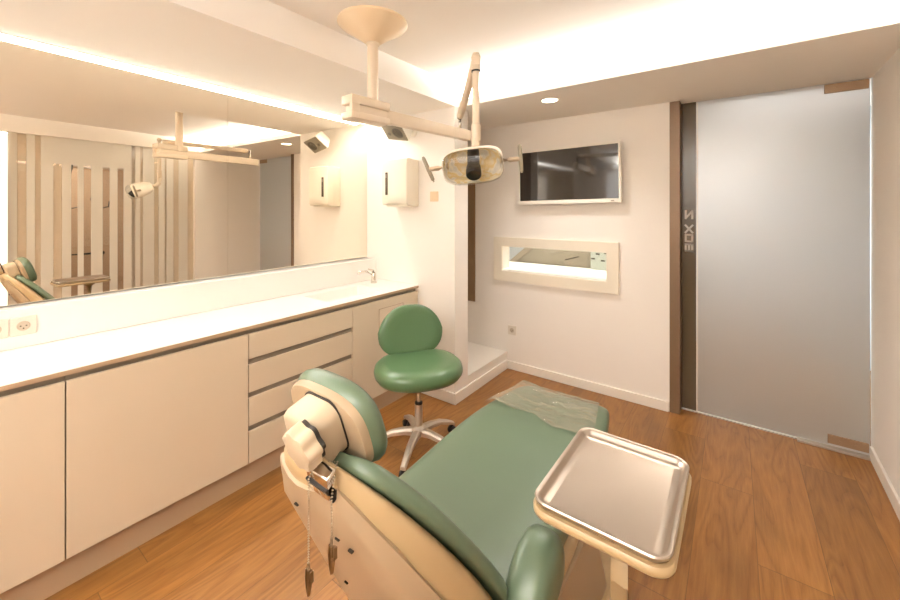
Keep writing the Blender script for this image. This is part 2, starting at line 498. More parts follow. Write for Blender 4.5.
# striped glass partition on the right (seen in the mirror)
bm = B(); box(bm, .05, .056, -4.9, -.96, 0, ZS, RM)
pt = struct('window_2', bm, 'partition', label='full-height glass partition with frosted vertical stripes', cat='window')
bm = B(); box(bm, .03, .08, -4.9, -.96, 0, .02, RM); struct('window_rail', bm, 'alu', pt)
def ylocal(y): return (y - 3.38)
for a, b_ in ((.675, .742), (.809, .871), (.916, 1.012), (1.081, 1.156), (1.211, 1.262), (1.327, 1.431), (1.497, 1.572), (1.631, 1.711),
              (1.75, 1.80), (1.83, 1.95), (2.0, 2.07), (2.09, 2.172), (2.235, 2.345), (.36, .46), (.2, .28), (-.1, .05), (-.35, -.25), (-.6, -.5)):
    bm = B(); box(bm, .046, .05, ylocal(a), ylocal(b_), .02, ZS, RM); struct('frosted_stripe', bm, 'stripe', pt)
for a, b_ in ((.945, 1.71),):
    bm = B(); box(bm, .0440, .0455, ylocal(a), ylocal(b_), 2.0, ZS, RM); struct('gap_lightener', bm, 'stripe', pt)  # added film, whitens the upper gaps like the bright beam behind
bm = B(); box(bm, .0575, .0585, ylocal(.675), ylocal(1.08), .02, ZS, RM); struct('gap_lightener', bm, 'gapfilm', pt)  # added behind the glass to lighten the see-through gaps
bm = B(); box(bm, .0575, .0585, ylocal(1.745), ylocal(2.42), .02, ZS, RM); struct('gap_lightener', bm, 'gapfilm', pt)  # added filler, keeps the far gaps from looking dark
lt = thing('wall_light', (right_x(.64) + .02, .64, 0), 'tall glowing white vertical light strip on the glass partition', 'light')
bm = B(); box(bm, -.004, .03, ylocal(.615), ylocal(.672), 0.02, ZS - .02, RM); obj('housing', bm, 'white', lt)
bm = B(); box(bm, -.007, -.003, ylocal(.622), ylocal(.667), 0.03, ZS - .03, RM); obj('diffuser', bm, emat('strip_glow', (255, 246, 228), 2.2), lt)

# neighbouring room behind the partition
bm = B(); box(bm, 2.5, 2.6, YF, 3.5, 0, ZC); struct('wall_right.001', bm, 'nextwall', label='brown-beige far wall of the room behind the glass', cat='wall')
bm = B(); box(bm, 1.1, 1.4, YF, 3.5, 2.02, ZC); struct('trim_5', bm, 'wall', label='white beam in the room behind the glass', cat='beam')
bm = B(); box(bm, .74, .82, 1.70, 3.5, 0, ZC); struct('wall_right.002', bm, 'wall', label='white cross wall just behind the glass partition', cat='wall')
rail = thing('grab_rail', (1.6, 1.3, 0), 'dark horizontal rail on posts behind the striped glass', 'rail')
bm = B(); tube(bm, [(1.6, .9, .9), (1.6, 1.69, .9)], .02); obj('bar', bm, 'cable', rail)
bm = B(); tube(bm, [(1.6, 1.12, 0), (1.6, 1.12, .9)], .02); obj('post', bm, 'cable', rail)
bm = B(); tube(bm, [(1.6, 1.66, 0), (1.6, 1.66, .9)], .02); obj('post', bm, 'cable', rail)
for i, (yy, lab) in enumerate(((1.24, 'black looping cable hanging behind the glass, third gap'), (1.50, 'black cable hanging behind the glass nearer the lamp reflection'))):
    bm = B(); tube(bm, [(1.06, yy, 2.46), (1.06, yy + .01, 2.0), (1.06, yy - .03, 1.8), (1.06, yy - .08, 1.62), (1.06, yy - .02, 1.5), (1.06, yy + .09, 1.53), (1.06, yy + .1, 1.6)], .008, 8)
    tag(obj('hanging_cable', bm, 'cable', smooth=True), lab, 'cable')

# corridor behind the back wall
bm = B(); box(bm, -2.9, 2.6, 5.2, 5.3, 0, 2.6); struct('wall_back.002', bm, 'corr', label='cool grey corridor wall behind the frosted door', cat='wall')
bm = B(); box(bm, -2.9, 2.6, 3.5, 5.3, 2.46, 2.56); struct('ceiling.001', bm, 'ceil', label='corridor ceiling', cat='ceiling')
bm = B(); box(bm, -.60, -.52, YB2, 5.2, 0, 2.46); struct('wall_back.003', bm, 'wall', label='partition between corridor and side room', cat='wall')
bm = B(); box(bm, 1.6, 1.7, 3.5, 5.2, 0, 2.46); struct('wall_back.004', bm, 'corr', label='end wall of the corridor', cat='wall')
# side room seen through the pass-through
wt = thing('side_counter', (-1.6, 3.9, 0), 'white counter seen through the pass-through window', 'counter')
bm = B(); box(bm, -2.55, -.62, 3.51, 4.05, .84, .89); obj('counter_slab', bm, 'counter', wt)
bm = B(); box(bm, -2.55, -.62, 3.55, 4.0, 0, .84); obj('carcass', bm, 'cab', wt)
gp = thing('grey_screen_panel', (-1.4, 4.1, .89), 'warm grey slanted panel beyond the pass-through window', 'panel')
bm = B()
rings(bm, [[(-2.05, yy, .89), (-1.02, yy, .89), (-1.02, yy, 1.5), (-1.3, yy, 1.5)] for yy in (4.07, 4.11)])
obj('face', bm, 'greypanel', gp)
bm = B(); rings(bm, [[(-2.12, yy, .89), (-2.03, yy, .89), (-1.28, yy, 1.5), (-1.4, yy, 1.5)] for yy in (4.05, 4.07)])
obj('rail', bm, 'grey', gp)
bm = B(); bar(bm, (-1.46, .955), (-1.31, 1.0), .012, 4.069); obj('slot', bm, 'dark', gp)
bp = thing('specimen_board', (-1.03, 4.0, .89), 'blue-grey board with dark specks beyond the pass-through window', 'board')
bm = B(); box(bm, -1.17, -.90, 4.0, 4.03, .89, 1.45); obj('face', bm, 'bluegrey', bp)
for sx_, sz_ in ((-1.145, 1.0), (-1.10, 1.05), (-1.05, .985), (-1.02, 1.06)):
    bm = B(); box(bm, sx_ - .018, sx_ + .018, 3.992, 4.0, sz_ - .006, sz_ + .006, None); obj('clip', bm, 'dark', bp)

# ------------------------------------------------------------------ mirror and its light
MA = math.atan(.0244)
MM = T(-2.72, 2.42, 0) @ RZ(MA)          # local -y runs towards the camera
for y_a, y_b, lab in ((-4.0, -1.231, 'long frameless mirror panel nearest the camera above the worktop'),
                      (-1.229, -.002, 'frameless mirror panel at the sink end beside the paper dispenser')):
    mt = thing('wall_mirror', tuple(MM @ Vector((0, (y_a + y_b) / 2, 1.06))), lab, 'mirror', 'mirror panels over the worktop')
    bm = B(); box(bm, -.006, 0, max(y_a, -3.85), y_b, 1.06, 2.277, MM)
    obj('glass', bm, 'mirror', mt)
    bm = B(); box(bm, -.02, -.0062, max(y_a, -3.85), y_b, 1.06, 2.277, MM)
    obj('backing', bm, 'white', mt)
ls = thing('strip_light', (-2.68, .5, ZS), 'long white light strip in the ceiling slot along the mirror top', 'light')
bm = B(); box(bm, -.006, .022, -3.8, -.01, ZS - .012, ZS - .001, MM); obj('diffuser', bm, 'led', ls)
bm = B(); box(bm, .0222, .025, -3.8, -.01, ZS - .005, ZS, MM); obj('edge_profile', bm, 'white', ls)

# ------------------------------------------------------------------ worktop, sink, faucet
CX = -2.10
wtop = thing('worktop', (-2.4, .6, .85), 'long white worktop with integrated sink, running under the mirror', 'worktop')
bm = B()
sx0, sx1, sy0, sy1 = -2.50, -2.20, 1.62, 2.12
zt, zb = .872, .852
box(bm, -2.785, sx0, YF, 2.418, zb, zt); box(bm, sx1, CX, YF, 2.418, zb, zt)
box(bm, sx0, sx1, YF, sy0, zb, zt); box(bm, sx0, sx1, sy1, 2.418, zb, zt)
obj('slab', bm, 'counter', wtop)
bm = B(); box(bm, CX, CX + .003, YF, 2.42, zb, zt - .003); obj('front_edge', bm, 'plinth', wtop, label='taupe front edge')
bm = B(); box(bm, -2.785, -2.60, YF, 2.417, zt, 1.052, None, .004); obj('backsplash', bm, 'counter', wtop)
bm = B()
n = 0
f = rrect((sx1 - sx0) / 2, (sy1 - sy0) / 2, .02)
cm = T((sx0 + sx1) / 2, (sy0 + sy1) / 2, 0)
rs = [[cm @ Vector((x, y, h)) for x, y in f(1, ins)] for ins, h in ((-.004, zt - .001), (.003, zt - .004), (.012, .80), (.03, .785), (.12, .78))]
rings(bm, rs, False, True)
obj('basin', bm, 'counter', wtop, smooth=True, angle=40)
bm = B(); lathe(bm, [(.022, 0), (.022, .004), (.012, .005)], T((sx0 + sx1) / 2, (sy0 + sy1) / 2, .78), 16); obj('drain', bm, 'chrome', wtop)

fc = thing('faucet', (-2.46, 2.32, zt), 'small chrome mixer tap standing at the sink corner', 'faucet')
fo = Vector((-2.47, 2.27, zt))
bm = B(); lathe(bm, [(.026, 0), (.026, .01), (.021, .014), (.020, .075), (.017, .085)], T(*fo), 18); obj('body', bm, 'chrome', fc, smooth=True, angle=40)
bm = B(); tube(bm, [fo + Vector((0, 0, .06)), fo + Vector((-.02, -.06, .10)), fo + Vector((-.03, -.13, .105)), fo + Vector((-.03, -.145, .09))], [.014, .012, .011, .011], 12)
obj('spout', bm, 'chrome', fc, smooth=True)
bm = B(); tube(bm, [fo + Vector((0, 0, .085)), fo + Vector((.0, -.01, .105)), fo + Vector((.01, -.07, .125))], [.015, .012, .006], 10); obj('lever', bm, 'chrome', fc, smooth=True)

# ------------------------------------------------------------------ cabinets
ZB = .132
def fronted(name, y_a, y_b, label, cat):
    t = thing(name, (-2.4, (y_a + y_b) / 2, ZB), label, cat, 'cream cabinet units under the worktop')
    bm = B(); box(bm, -2.74, CX - .024, y_a + .002, y_b - .002, ZB, .77); obj('carcass', bm, 'cabin', t)
    bm = B(); box(bm, CX - .05, CX - .028, y_a + .001, y_b - .001, .815, .85); obj('grip_channel', bm, 'grey', t, label='grey recessed grip channel')
    return t
def doorpanel(t, y_a, y_b, z0=ZB, z1=.826):
    bm = B(); box(bm, CX - .021, CX, y_a + .0022, y_b - .0022, z0, z1); return obj('door', bm, 'cab', t, bevel=.0015)
ys4 = (-.375, .33, 1.035, 1.74, 2.415)
t = fronted('cupboard', YF, -.38, 'plain cream cupboard at the camera end of the worktop, farthest from the sink', 'cupboard'); doorpanel(t, YF, -.38)
t = fronted('cupboard', ys4[0], ys4[1], 'plain cream cupboard cut off by the picture edge, first along the worktop', 'cupboard'); doorpanel(t, ys4[0], ys4[1])
t = fronted('cupboard', ys4[1], ys4[2], 'wide plain cream cupboard between the cut-off cupboard and the drawers', 'cupboard'); doorpanel(t, ys4[1], ys4[2])
t = fronted('drawer_unit', ys4[2], ys4[3], 'cream four-drawer unit with grey grip channels', 'drawers')
tops = (.826, .660, .480, .300, ZB)
for i in range(4):
    z1 = tops[i]; z0 = tops[i + 1] + (.032 if i < 3 else 0)
    bm = B(); box(bm, CX - .021, CX, ys4[2] + .0022, ys4[3] - .0022, z0, z1); obj('drawer', bm, 'cab', t, bevel=.0015)
    if i < 3:
        bm = B(); box(bm, CX - .0235, CX - .016, ys4[2] + .002, ys4[3] - .002, tops[i + 1], z0); obj('grip_channel', bm, 'grey', t)
t = fronted('sink_cupboard', ys4[3], ys4[4], 'cream cupboard below the sink, behind the green stool', 'cupboard')
d = doorpanel(t, ys4[3], ys4[4])
bm = B()
ay0, ay1, az0, az1 = 1.98, 2.24, .50, .765
for (a0, a1, b0, b1) in ((ay0, ay1, az0, az0 + .004), (ay0, ay1, az1 - .004, az1), (ay0, ay0 + .004, az0, az1), (ay1 - .004, ay1, az0, az1)):
    box(bm, CX - .001, CX + .0015, a0, a1, b0, b1)
obj('access_hatch', bm, 'plinth', d)
pl = B(); box(pl, -2.7, -2.135, YF, 2.415, 0, ZB - .002)
tag(obj('cabinet_plinth', pl, 'plinth'), 'taupe recessed plinth running along the floor under the cabinets', 'plinth')

# ------------------------------------------------------------------ sockets and switch
def socket_at(mtx, label, group=None, holes=3, name='power_socket'):
    t = thing(name, mtx.translation, label, 'socket', group)
    bm = B(); slab(bm, [(1, 0, 0), (1, 0, .007), (1, .002, .009)], rrect(.042, .042, .006), mtx); obj('plate', bm, 'plate_white', t, smooth=True, angle=35)
    bm = B(); lathe(bm, [(.0215, .0092), (.0215, .0105), (.0195, .0105), (.0185, .0095)], mtx, 24, False, True); obj('well', bm, 'cabin', t, smooth=True, angle=35)
    for hx, hy in ((-.009, 0), (.009, 0), (0, -.011), (0, .003))[:holes]:
        bm = B(); lathe(bm, [(.0028, .0098), (.0028, .0115)], mtx @ T(hx, hy, 0), 10); obj('pin_hole', bm, 'dark', t)
    return t
XS = -2.60
socket_at(mframe((XS, .270, .972), (0, 1, 0), (0, 0, 1), (1, 0, 0)), 'white round-well power socket on the backsplash, the complete one', 'sockets on the backsplash')
socket_at(mframe((XS, .184, .972), (0, 1, 0), (0, 0, 1), (1, 0, 0)), 'white socket on the backsplash cut off by the picture edge', 'sockets on the backsplash', 0)
socket_at(mframe((-1.675, YB, .365), (1, 0, 0), (0, 0, 1), (0, -1, 0)), 'white wall socket low on the back wall below the television')
sw = thing('light_switch', (-1.93, 2.42, 1.6), 'ivory double light switch on the end wall beside the paper dispenser', 'switch')
sm = mframe((-1.93, 2.42, 1.6), (1, 0, 0), (0, 0, 1), (0, -1, 0))
bm = B(); slab(bm, [(1, 0, 0), (1, 0, .006), (1, .002, .008)], rrect(.04, .04, .005), sm); obj('plate', bm, 'ivory', sw, smooth=True, angle=35)
for s in (-1, 1):
    bm = B(); box(bm, s * .016 - .013, s * .016 + .013, -.026, .026, .008, .0115, sm, .0015); obj('rocker', bm, 'ivory', sw)

# ------------------------------------------------------------------ paper dispenser
dx0, dx1, dy0, dz0, dz1 = -2.362, -2.088, 2.252, 1.52, 1.905
pd = thing('paper_dispenser', ((dx0 + dx1) / 2, 2.42, dz0), 'cream paper towel dispenser with dark slot window on the end wall', 'dispenser')
bm = B(); box(bm, dx0 + .004, dx1 - .004, dy0 + .05, 2.42, dz0, dz1, None, .01, 3); obj('back_box', bm, 'cream', pd, smooth=True, angle=35)
bm = B()
n = 14
prof = []
for k in range(n + 1):
    u = k / n
    x = dx0 + (dx1 - dx0) * u
    prof.append((x, dy0 + .012 * (2 * u - 1) ** 2 ))
rsz = []
for z, inset in ((dz0 + .012, .014), (dz0 + .03, .002), (dz0 + .1, 0), (dz1 - .05, 0), (dz1 - .006, .004), (dz1, .012)):
    sag = .0
    r = [(x * 1., y + inset, z + (.015 * math.sin(PI * k / n) if z < dz0 + .05 else 0)) for k, (x, y) in enumerate(prof)]
    r += [(dx1, 2.33, z), (dx0, 2.33, z)]
    rsz.append(r)
rings(bm, rsz); obj('cover', bm, 'cream', pd, smooth=True, angle=40)
bm = B(); box(bm, -2.312, -2.289, dy0 - .004, dy0 + .02, 1.615, 1.80, None, .003); obj('level_window', bm, 'smoke', pd, smooth=True, angle=40)
bm = B(); box(bm, -2.309, -2.292, dy0 - .006, dy0, 1.755, 1.785, None, .002); obj('lock', bm, 'grey', pd)
bm = B(); lathe(bm, [(.008, 0), (.008, .012), (.005, .014)], mframe((-2.20, 2.41, dz1 + .012), (1, 0, 0), (0, 0, 1), (0, -1, 0)), 12); obj('hook_pin', bm, 'grey', pd)

# ------------------------------------------------------------------ wall speaker
def speaker():
    c = Vector((-2.20, 2.25, 2.115))
    ex = Vector((.22, .02, -.035)).normalized()
    vd = Vector((-.013, .127, -.108)); vd = (vd - ex * vd.dot(ex)).normalized()
    nrm = ex.cross(-vd).normalized()
    ey = nrm.cross(ex).normalized()
    if ey.z < 0: ey = -ey
    m = mframe(c, ex, ey, nrm)
    t = thing('wall_speaker', (c.x, 2.42, c.z), 'small white loudspeaker with grey face tilted down high on the end wall', 'speaker')
    bm = B(); slab(bm, [(.62, 0, -.12), (.8, 0, -.10), (1, 0, -.02), (1, 0, 0), (1, .006, .003)], rrect(.11, .08, .014), m); obj('housing', bm, 'white', t, smooth=True, angle=35)
    bm = B(); slab(bm, [(1, .004, .003), (1, .004, .007), (1, .008, .009)], rrect(.108, .078, .014), m); gr = obj('grille', bm, 'grille', t, smooth=True, angle=35, label='grey front face')
    bm = B(); lathe(bm, [(.05, .009), (.052, .013), (.046, .012), (.02, .006), (.0, .008)], m @ T(.035, .005, 0), 24, True, False); obj('driver_cone', bm, 'cone', gr, smooth=True)
    bm = B(); lathe(bm, [(.016, .009), (.016, .012), (.01, .01)], m @ T(-.055, -.01, 0), 16); obj('tweeter', bm, 'cone', gr, smooth=True)
    bm = B(); tube(bm, [m @ Vector((0, 0, -.11)), Vector((c.x + .05, 2.36, c.z + .02)), Vector((c.x + .05, 2.425, c.z + .02))], .014, 10)
    lathe(bm, [(.035, 0), (.035, .008), (.02, .014)], mframe((c.x + .05, 2.42, c.z + .02), (1, 0, 0), (0, 0, 1), (0, -1, 0)), 16)
    obj('bracket', bm, 'white', t, smooth=True, angle=40)
speaker()

# ------------------------------------------------------------------ television
tv = thing('television', (-1.14, YB, 1.545), 'flat white-framed television with black screen on the back wall', 'television')
tvm = mframe((-1.143, 3.2, 1.785), (1, 0, 0), (0, 0, 1), (0, -1, 0)) @ RZ(rad(.9))
tw, th_ = .436, .238
bm = B()
bz = .016
for (a0, a1, b0, b1) in ((-tw, tw, th_ - bz, th_), (-tw, tw, -th_, -th_ + .03), (-tw, -tw + bz, -th_ + .03, th_ - bz), (tw - bz, tw, -th_ + .03, th_ - bz)):
    box(bm, a0, a1, b0, b1, -.03, .004, tvm)
obj('bezel', bm, 'white', tv, label='white bezel')
bm = B(); box(bm, -tw + bz - .002, tw - bz + .002, -th_ + .028, th_ - bz + .002, -.025, -.001, tvm); obj('screen', bm, 'screen', tv, label='black glossy screen')
bm = B(); box(bm, .36, .385, -th_ + .010, -th_ + .018, .004, .0055, tvm); obj('badge', bm, 'grey', tv)
bm = B(); box(bm, -.12, .12, -.1, .1, -.072, -.025, tvm); obj('wall_bracket', bm, 'black', tv)

# ------------------------------------------------------------------ downlight
dl = thing('ceiling_downlight', (-1.077, 2.69, ZS), 'small round recessed downlight in the soffit before the television', 'light')
dm = mframe((-1.077, 2.69, ZS), (1, 0, 0), (0, -1, 0), (0, 0, -1))
bm = B(); lathe(bm, [(.07, 0), (.07, .004), (.058, .005), (.055, .001)], dm, 28, False, False); obj('trim_ring', bm, 'white', dl, smooth=True, angle=40)
bm = B(); lathe(bm, [(.055, .001), (.055, .0022)], dm, 28); obj('diffuser', bm, 'down', dl)

# ------------------------------------------------------------------ ceiling-hung dental light
CXL, CYL = -1.504, 1.376
ol = thing('dental_light', (CXL, CYL, ZC), 'cream ceiling-mounted dental operating light on a folded double arm', 'operating light')
bm = B(); lathe(bm, [(.178, 0), (.178, -.010), (.170, -.018), (.10, -.062), (.046, -.10), (.040, -.105)], T(CXL, CYL, ZC), 40); obj('ceiling_cone', bm, 'ivory', ol, smooth=True, angle=40)
bm = B(); lathe(bm, [(.033, 2.36), (.033, 2.345), (.028, 2.34), (.028, 2.0)], T(CXL, CYL, 0), 24); obj('column', bm, 'arm', ol, smooth=True, angle=40)
A0 = Vector((-1.495, 1.17, 1.985)); A1 = Vector((-1.415, 2.13, 1.985))
ad = (A1 - A0).normalized(); asd = Vector((ad.y, -ad.x, 0))
am = mframe(A0, asd, ad, (0, 0, 1))
bm = B(); box(bm, -.048, .042, .03, .265, .018, .062, am, .005); box(bm, -.038, .032, .05, .25, -.02, .02, am)
box(bm, -.048, .042, .03, .265, -.05, -.018, am, .005); box(bm, .02, .0415, .031, .075, -.025, .025, am, .002)
obj('arm_block', bm, 'arm', ol, smooth=True, angle=35)
L = (A1 - A0).length
bm = B(); box(bm, -.022, .026, .25, L, -.036, .03, am, .006); obj('swing_arm', bm, 'arm', ol, smooth=True, angle=35)
KN = Vector((-.915, 1.44, 2.155))
bm = B(); tube(bm, [A1 - ad * .085 + Vector((0, 0, .025)), A1 - ad * .085 + Vector((0, 0, .115))], .010, 12); obj('pivot_pin', bm, 'chrome', ol, smooth=True)
S0 = A1 - ad * .085 + Vector((0, 0, .105))
dd = (KN - S0).normalized()
bm = B(); tube(bm, [S0, S0 + dd * .02, S0 + dd * .03, KN - dd * .03], [.014, .019, .022, .020], 18); obj('spring_arm', bm, 'arm', ol, smooth=True, angle=40)
bm = B(); tube(bm, [S0 - dd * .004, S0 + dd * .006], .016, 14); obj('arm_collar', bm, 'black', ol)
bm = B(); tube(bm, [KN + Vector((0, 0, -.045)), KN + Vector((0, 0, .012)), KN + Vector((0, 0, .03))], [.0215, .0215, .014], 18); obj('elbow_cap', bm, 'arm', ol, smooth=True, angle=40)
bm = B(); lathe(bm, [(.0205, 0), (.0205, .006)], T(KN.x, KN.y, KN.z - .052), 18); obj('elbow_ring', bm, 'black', ol)
bm = B(); lathe(bm, [(.0155, KN.z - .05), (.016, 1.875), (.0205, 1.87), (.0205, 1.80), (.019, 1.795), (.019, 1.765)], T(KN.x, KN.y, 0), 20); obj('drop_tube', bm, 'arm', ol, smooth=True, angle=40)
# lamp head, faces the head of the chair
HC = Vector((-.845, 1.315, 1.684))
fz = Vector((.40, -.84, -.34)).normalized()
hx = Vector((.9, .42, .10)); hx = (hx - fz * hx.dot(fz)).normalized()
hy = fz.cross(hx).normalized()
if hy.z < 0: hy = -hy
hm = mframe(HC, hx, hy, fz)
ho = super_outline(.118, .068, 3.4, 44)
bm = B(); bm2 = []
rs = [[hm @ Vector((x, y, h)) for x, y in ho(s, 0)] for s, h in ((1.0, .05), (1.02, .045), (1.0, .0), (.86, -.05), (.6, -.085), (.25, -.10))]
rings(bm, rs, False, True); head = obj('lamp_head', bm, 'cream', ol, smooth=True)
bm = B(); rs = [[hm @ Vector((x, y, h)) for x, y in ho(s, 0)] for s, h in ((.985, .046), (.95, .01), (.8, -.035), (.55, -.07), (.2, -.085))]
rings(bm, rs, False, True); obj('reflector', bm, 'reflector', head, smooth=True, label='gold faceted reflector')
bm = B(); rs = [[hm @ Vector((x, y, h)) for x, y in ho(s, 0)] for s, h in ((1.01, .045), (1.0, .07), (.93, .088), (.7, .10), (.3, .105))]
rings(bm, rs, False, True); obj('lens_cover', bm, 'cover', head, smooth=True, label='clear plastic cover')
sz_ = (fz + Vector((0, .25, -.42))).normalized(); sx_ = (hx - sz_ * hx.dot(sz_)).normalized()
SHM = mframe(hm @ Vector((0, .018, .0)), sx_, sz_.cross(sx_), sz_)
bm = B(); lathe(bm, [(.024, -.05), (.025, .01), (.024, .035), (.028, .05), (.030, .075), (.030, .095), (.026, .1)], SHM, 22); obj('bulb_shield', bm, 'black', head, smooth=True, angle=40)
bm = B(); tube(bm, [(KN.x, KN.y, 1.80), (KN.x, KN.y, 1.75), (KN.x + .01, KN.y - .02, 1.725), HC - fz * .09], [.02, .02, .019, .016], 14); obj('yoke', bm, 'arm', ol, smooth=True)
for s in (-1, 1):
    bm = B(); tube(bm, [hm @ Vector((s * .108, 0, 0)), hm @ Vector((s * .145, .0, .012)), hm @ Vector((s * .183, .002, .022))], [.014, .010, .009], 12)
    h = obj('handle', bm, 'mech', ol, smooth=True)
    bm = B(); c = hm @ Vector((s * .186, .002, .022))
    dv = (hy * 1. - hx * (.28 if s < 0 else -.02) - fz * .1).normalized()
    tube(bm, [c - dv * .056, c - dv * .046, c, c + dv * .046, c + dv * .056], [.004, .0075, .0085, .0075, .004], 10); obj('grip', bm, 'grille', h, smooth=True)

# ------------------------------------------------------------------ green stool
SC = Vector((-1.585, 1.83, 0))
sf = Vector((.83, -.56, 0)).normalized(); sl = Vector((-sf.y, sf.x, 0))
if sl.y < 0: sl = -sl
st = thing('stool', tuple(SC), 'green upholstered operator stool with round seat and chrome five-star base', 'stool')
smx = mframe(SC, sl, sf, (0, 0, 1))
bm = B()
so = super_outline(.275, .24, 2.25, 44)
slab(bm, [(.80, 0, .455), (.93, 0, .462), (.99, 0, .485), (1.0, 0, .505), (.975, 0, .532), (.90, 0, .55), (.74, 0, .558), (.5, 0, .553), (.2, 0, .549)], so, smx)
obj('seat', bm, 'vinyl2', st, smooth=True)
# backrest
bt = Vector((0, 0, 1)) - sf * .16; bt.normalize()
bnrm = sl.cross(bt).normalized()
if bnrm.dot(sf) < 0: bnrm = -bnrm
bmx = mframe(SC - sf * .20 + Vector((0, 0, .685)), sl, bt, bnrm)
def back_outline(sc, ins):
    o = []
    for k in range(48):
        x, y = sup(2 * PI * k / 48, .222 * sc, .170 * sc, 2.5)
        w = 1 - .22 * (y / .168) if y > 0 else 1 + .0 * y
        o.append((x * w, y + .0 * x))
    return o
bm = B(); slab(bm, [(.86, 0, -.032), (.97, 0, -.022), (1, 0, -.004), (.985, 0, .012), (.93, 0, .022), (.7, 0, .020), (.3, 0, .012)], back_outline, bmx)
obj('backrest', bm, 'vinyl2', st, smooth=True)
bm = B(); tube(bm, [SC - sf * .05 + Vector((0, 0, .445)), SC - sf * .23 + Vector((0, 0, .445)), SC - sf * .265 + Vector((0, 0, .50)), SC - sf * .25 + Vector((0, 0, .66))], .014, 10); obj('back_support', bm, 'black', st, smooth=True)
bm = B(); box(bm, -.09, .09, -.09, .09, .435, .457, smx, .006); obj('seat_plate', bm, 'black', st)
bm = B(); lathe(bm, [(.013, .28), (.013, .44)], T(*SC), 16); obj('piston', bm, 'chrome', st, smooth=True, angle=40)
bm = B(); lathe(bm, [(.022, .284), (.024, .288), (.024, .298), (.016, .302)], T(*SC), 18); obj('piston_collar', bm, 'black', st, smooth=True, angle=40)
bm = B(); lathe(bm, [(.03, .09), (.03, .12), (.025, .14), (.024, .286)], T(*SC), 20); obj('column_sleeve', bm, 'alu', st, smooth=True, angle=40)
bm = B(); lathe(bm, [(.02, .095), (.046, .10), (.05, .135), (.03, .155)], T(*SC), 22); obj('base_hub', bm, 'alu', st, smooth=True, angle=40)
for k in range(5):
    a = rad(-67 + 72 * k)
    dv = Vector((math.cos(a), math.sin(a), 0)); pv = Vector((-dv.y, dv.x, 0))
    bm = B()
    rs = []
    for r, z, w, h in ((.03, .122, .027, .02), (.09, .125, .023, .017), (.17, .115, .020, .014), (.24, .088, .018, .012), (.285, .066, .016, .010)):
        c = SC + dv * r + Vector((0, 0, z))
        rs.append([c + pv * x * w + Vector((0, 0, y * h)) for x, y in ((1, -1), (1, .3), (.55, 1), (-.55, 1), (-1, .3), (-1, -1))])
    rings(bm, rs); lg = obj('leg', bm, 'alu', st, smooth=True, angle=40)
    bm = B(); cc = SC + dv * .275 + Vector((0, 0, .025))
    wx = mframe(cc, pv, Vector((0, 0, 1)), dv)
    for s in (-1, 1):
        lathe(bm, [(.008, -.009), (.022, -.008), (.025, -.004), (.025, .004), (.022, .008), (.008, .009)], mframe(cc + pv * s * .013, dv, Vector((0, 0, 1)), pv), 18)
    tube(bm, [cc + Vector((0, 0, 0)), cc + Vector((0, 0, .04))], .008, 8)
    obj('caster', bm, 'black', lg, smooth=True, angle=40)
bm = B(); e0 = SC - sl * .06 + sf * .02 + Vector((0, 0, .44)); tube(bm, [e0, e0 - sl * .10 + Vector((0, 0, -.015)), e0 - sl * .12 + Vector((0, 0, -.02))], [.005, .005, .012], 10); obj('lever', bm, 'black', st, smooth=True)

# ------------------------------------------------------------------ dental chair
DX = -.725
dc = thing('dental_chair', (-.75, 1.2, 0), 'green upholstered dental patient chair with beige moulded shell, foot towards back wall', 'dental chair')
# seat and leg rest, one continuous cushion
def seat_ring(y, z, hw, th, cx=-.75, dish=.012, n=28):
    r = []
    for k in range(n):
        x, v = sup(2 * PI * k / n, hw, th / 2, 4.2)
        zz = z - th / 2 + v
        if v > 0: zz -= dish * max(0, 1 - (x / (hw * .8)) ** 2)
        r.append((cx + x, y, zz))
    return r
rows_ = ((.85, .45, .25, .10), (.865, .475, .285, .13), (.90, .488, .296, .14), (1.0, .492, .30, .14), (1.2, .495, .307, .135), (1.38, .503, .308, .13),
        (1.52, .515, .302, .125), (1.66, .522, .288, .12), (1.8, .523, .265, .115), (1.92, .522, .243, .11), (2.0, .518, .228, .105), (2.045, .505, .215, .085), (2.06, .488, .20, .05))
def foot_shift(y):
    return min(1, max(0, (y - 1.5) / .35))
bm = B(); rings(bm, [seat_ring(y, z, hw + .016 * foot_shift(y), th, -.75 + .014 * foot_shift(y)) for y, z, hw, th in rows_])
obj('seat_cushion', bm, 'vinyl', dc, smooth=True, sub=1)
# beige under-shell of the seat
bm = B()
rs = []
for y, zt_, zb_, hw in ((.86, .38, .30, .27), (1.0, .375, .28, .315), (1.3, .375, .28, .32), (1.55, .40, .33, .30), (1.75, .42, .38, .26), (1.96, .425, .40, .20)):
    r = []
    for k in range(24):
        x, v = sup(2 * PI * k / 24, hw, (zt_ - zb_) / 2, 4)
        r.append((-.75 + x, y, (zt_ + zb_) / 2 + v))
    rs.append(r)
rings(bm, rs); obj('seat_shell', bm, 'shell', dc, smooth=True, sub=1)
bm = B()
rs = []
for z, x0, x1, ya, yb in ((.03, -.98, -.40, .98, 1.62), (.08, -.975, -.405, .99, 1.61), (.20, -.96, -.42, 1.02, 1.58), (.31, -.95, -.43, 1.04, 1.56)):
    cx, cy = (x0 + x1) / 2, (ya + yb) / 2
    rs.append([(cx + x, cy + y, z) for x, y in rrect((x1 - x0) / 2, (yb - ya) / 2, .05)(1, 0)])
rings(bm, rs); obj('pedestal', bm, 'panel', dc, smooth=True, angle=40, label='rose-beige pedestal')
bm = B(); slab(bm, [(1, 0, 0), (1, 0, .022), (1, .008, .03)], rrect(.34, .48, .08), T(-.72, 1.36, 0)); obj('base_plate', bm, 'shell', dc, smooth=True, angle=40)

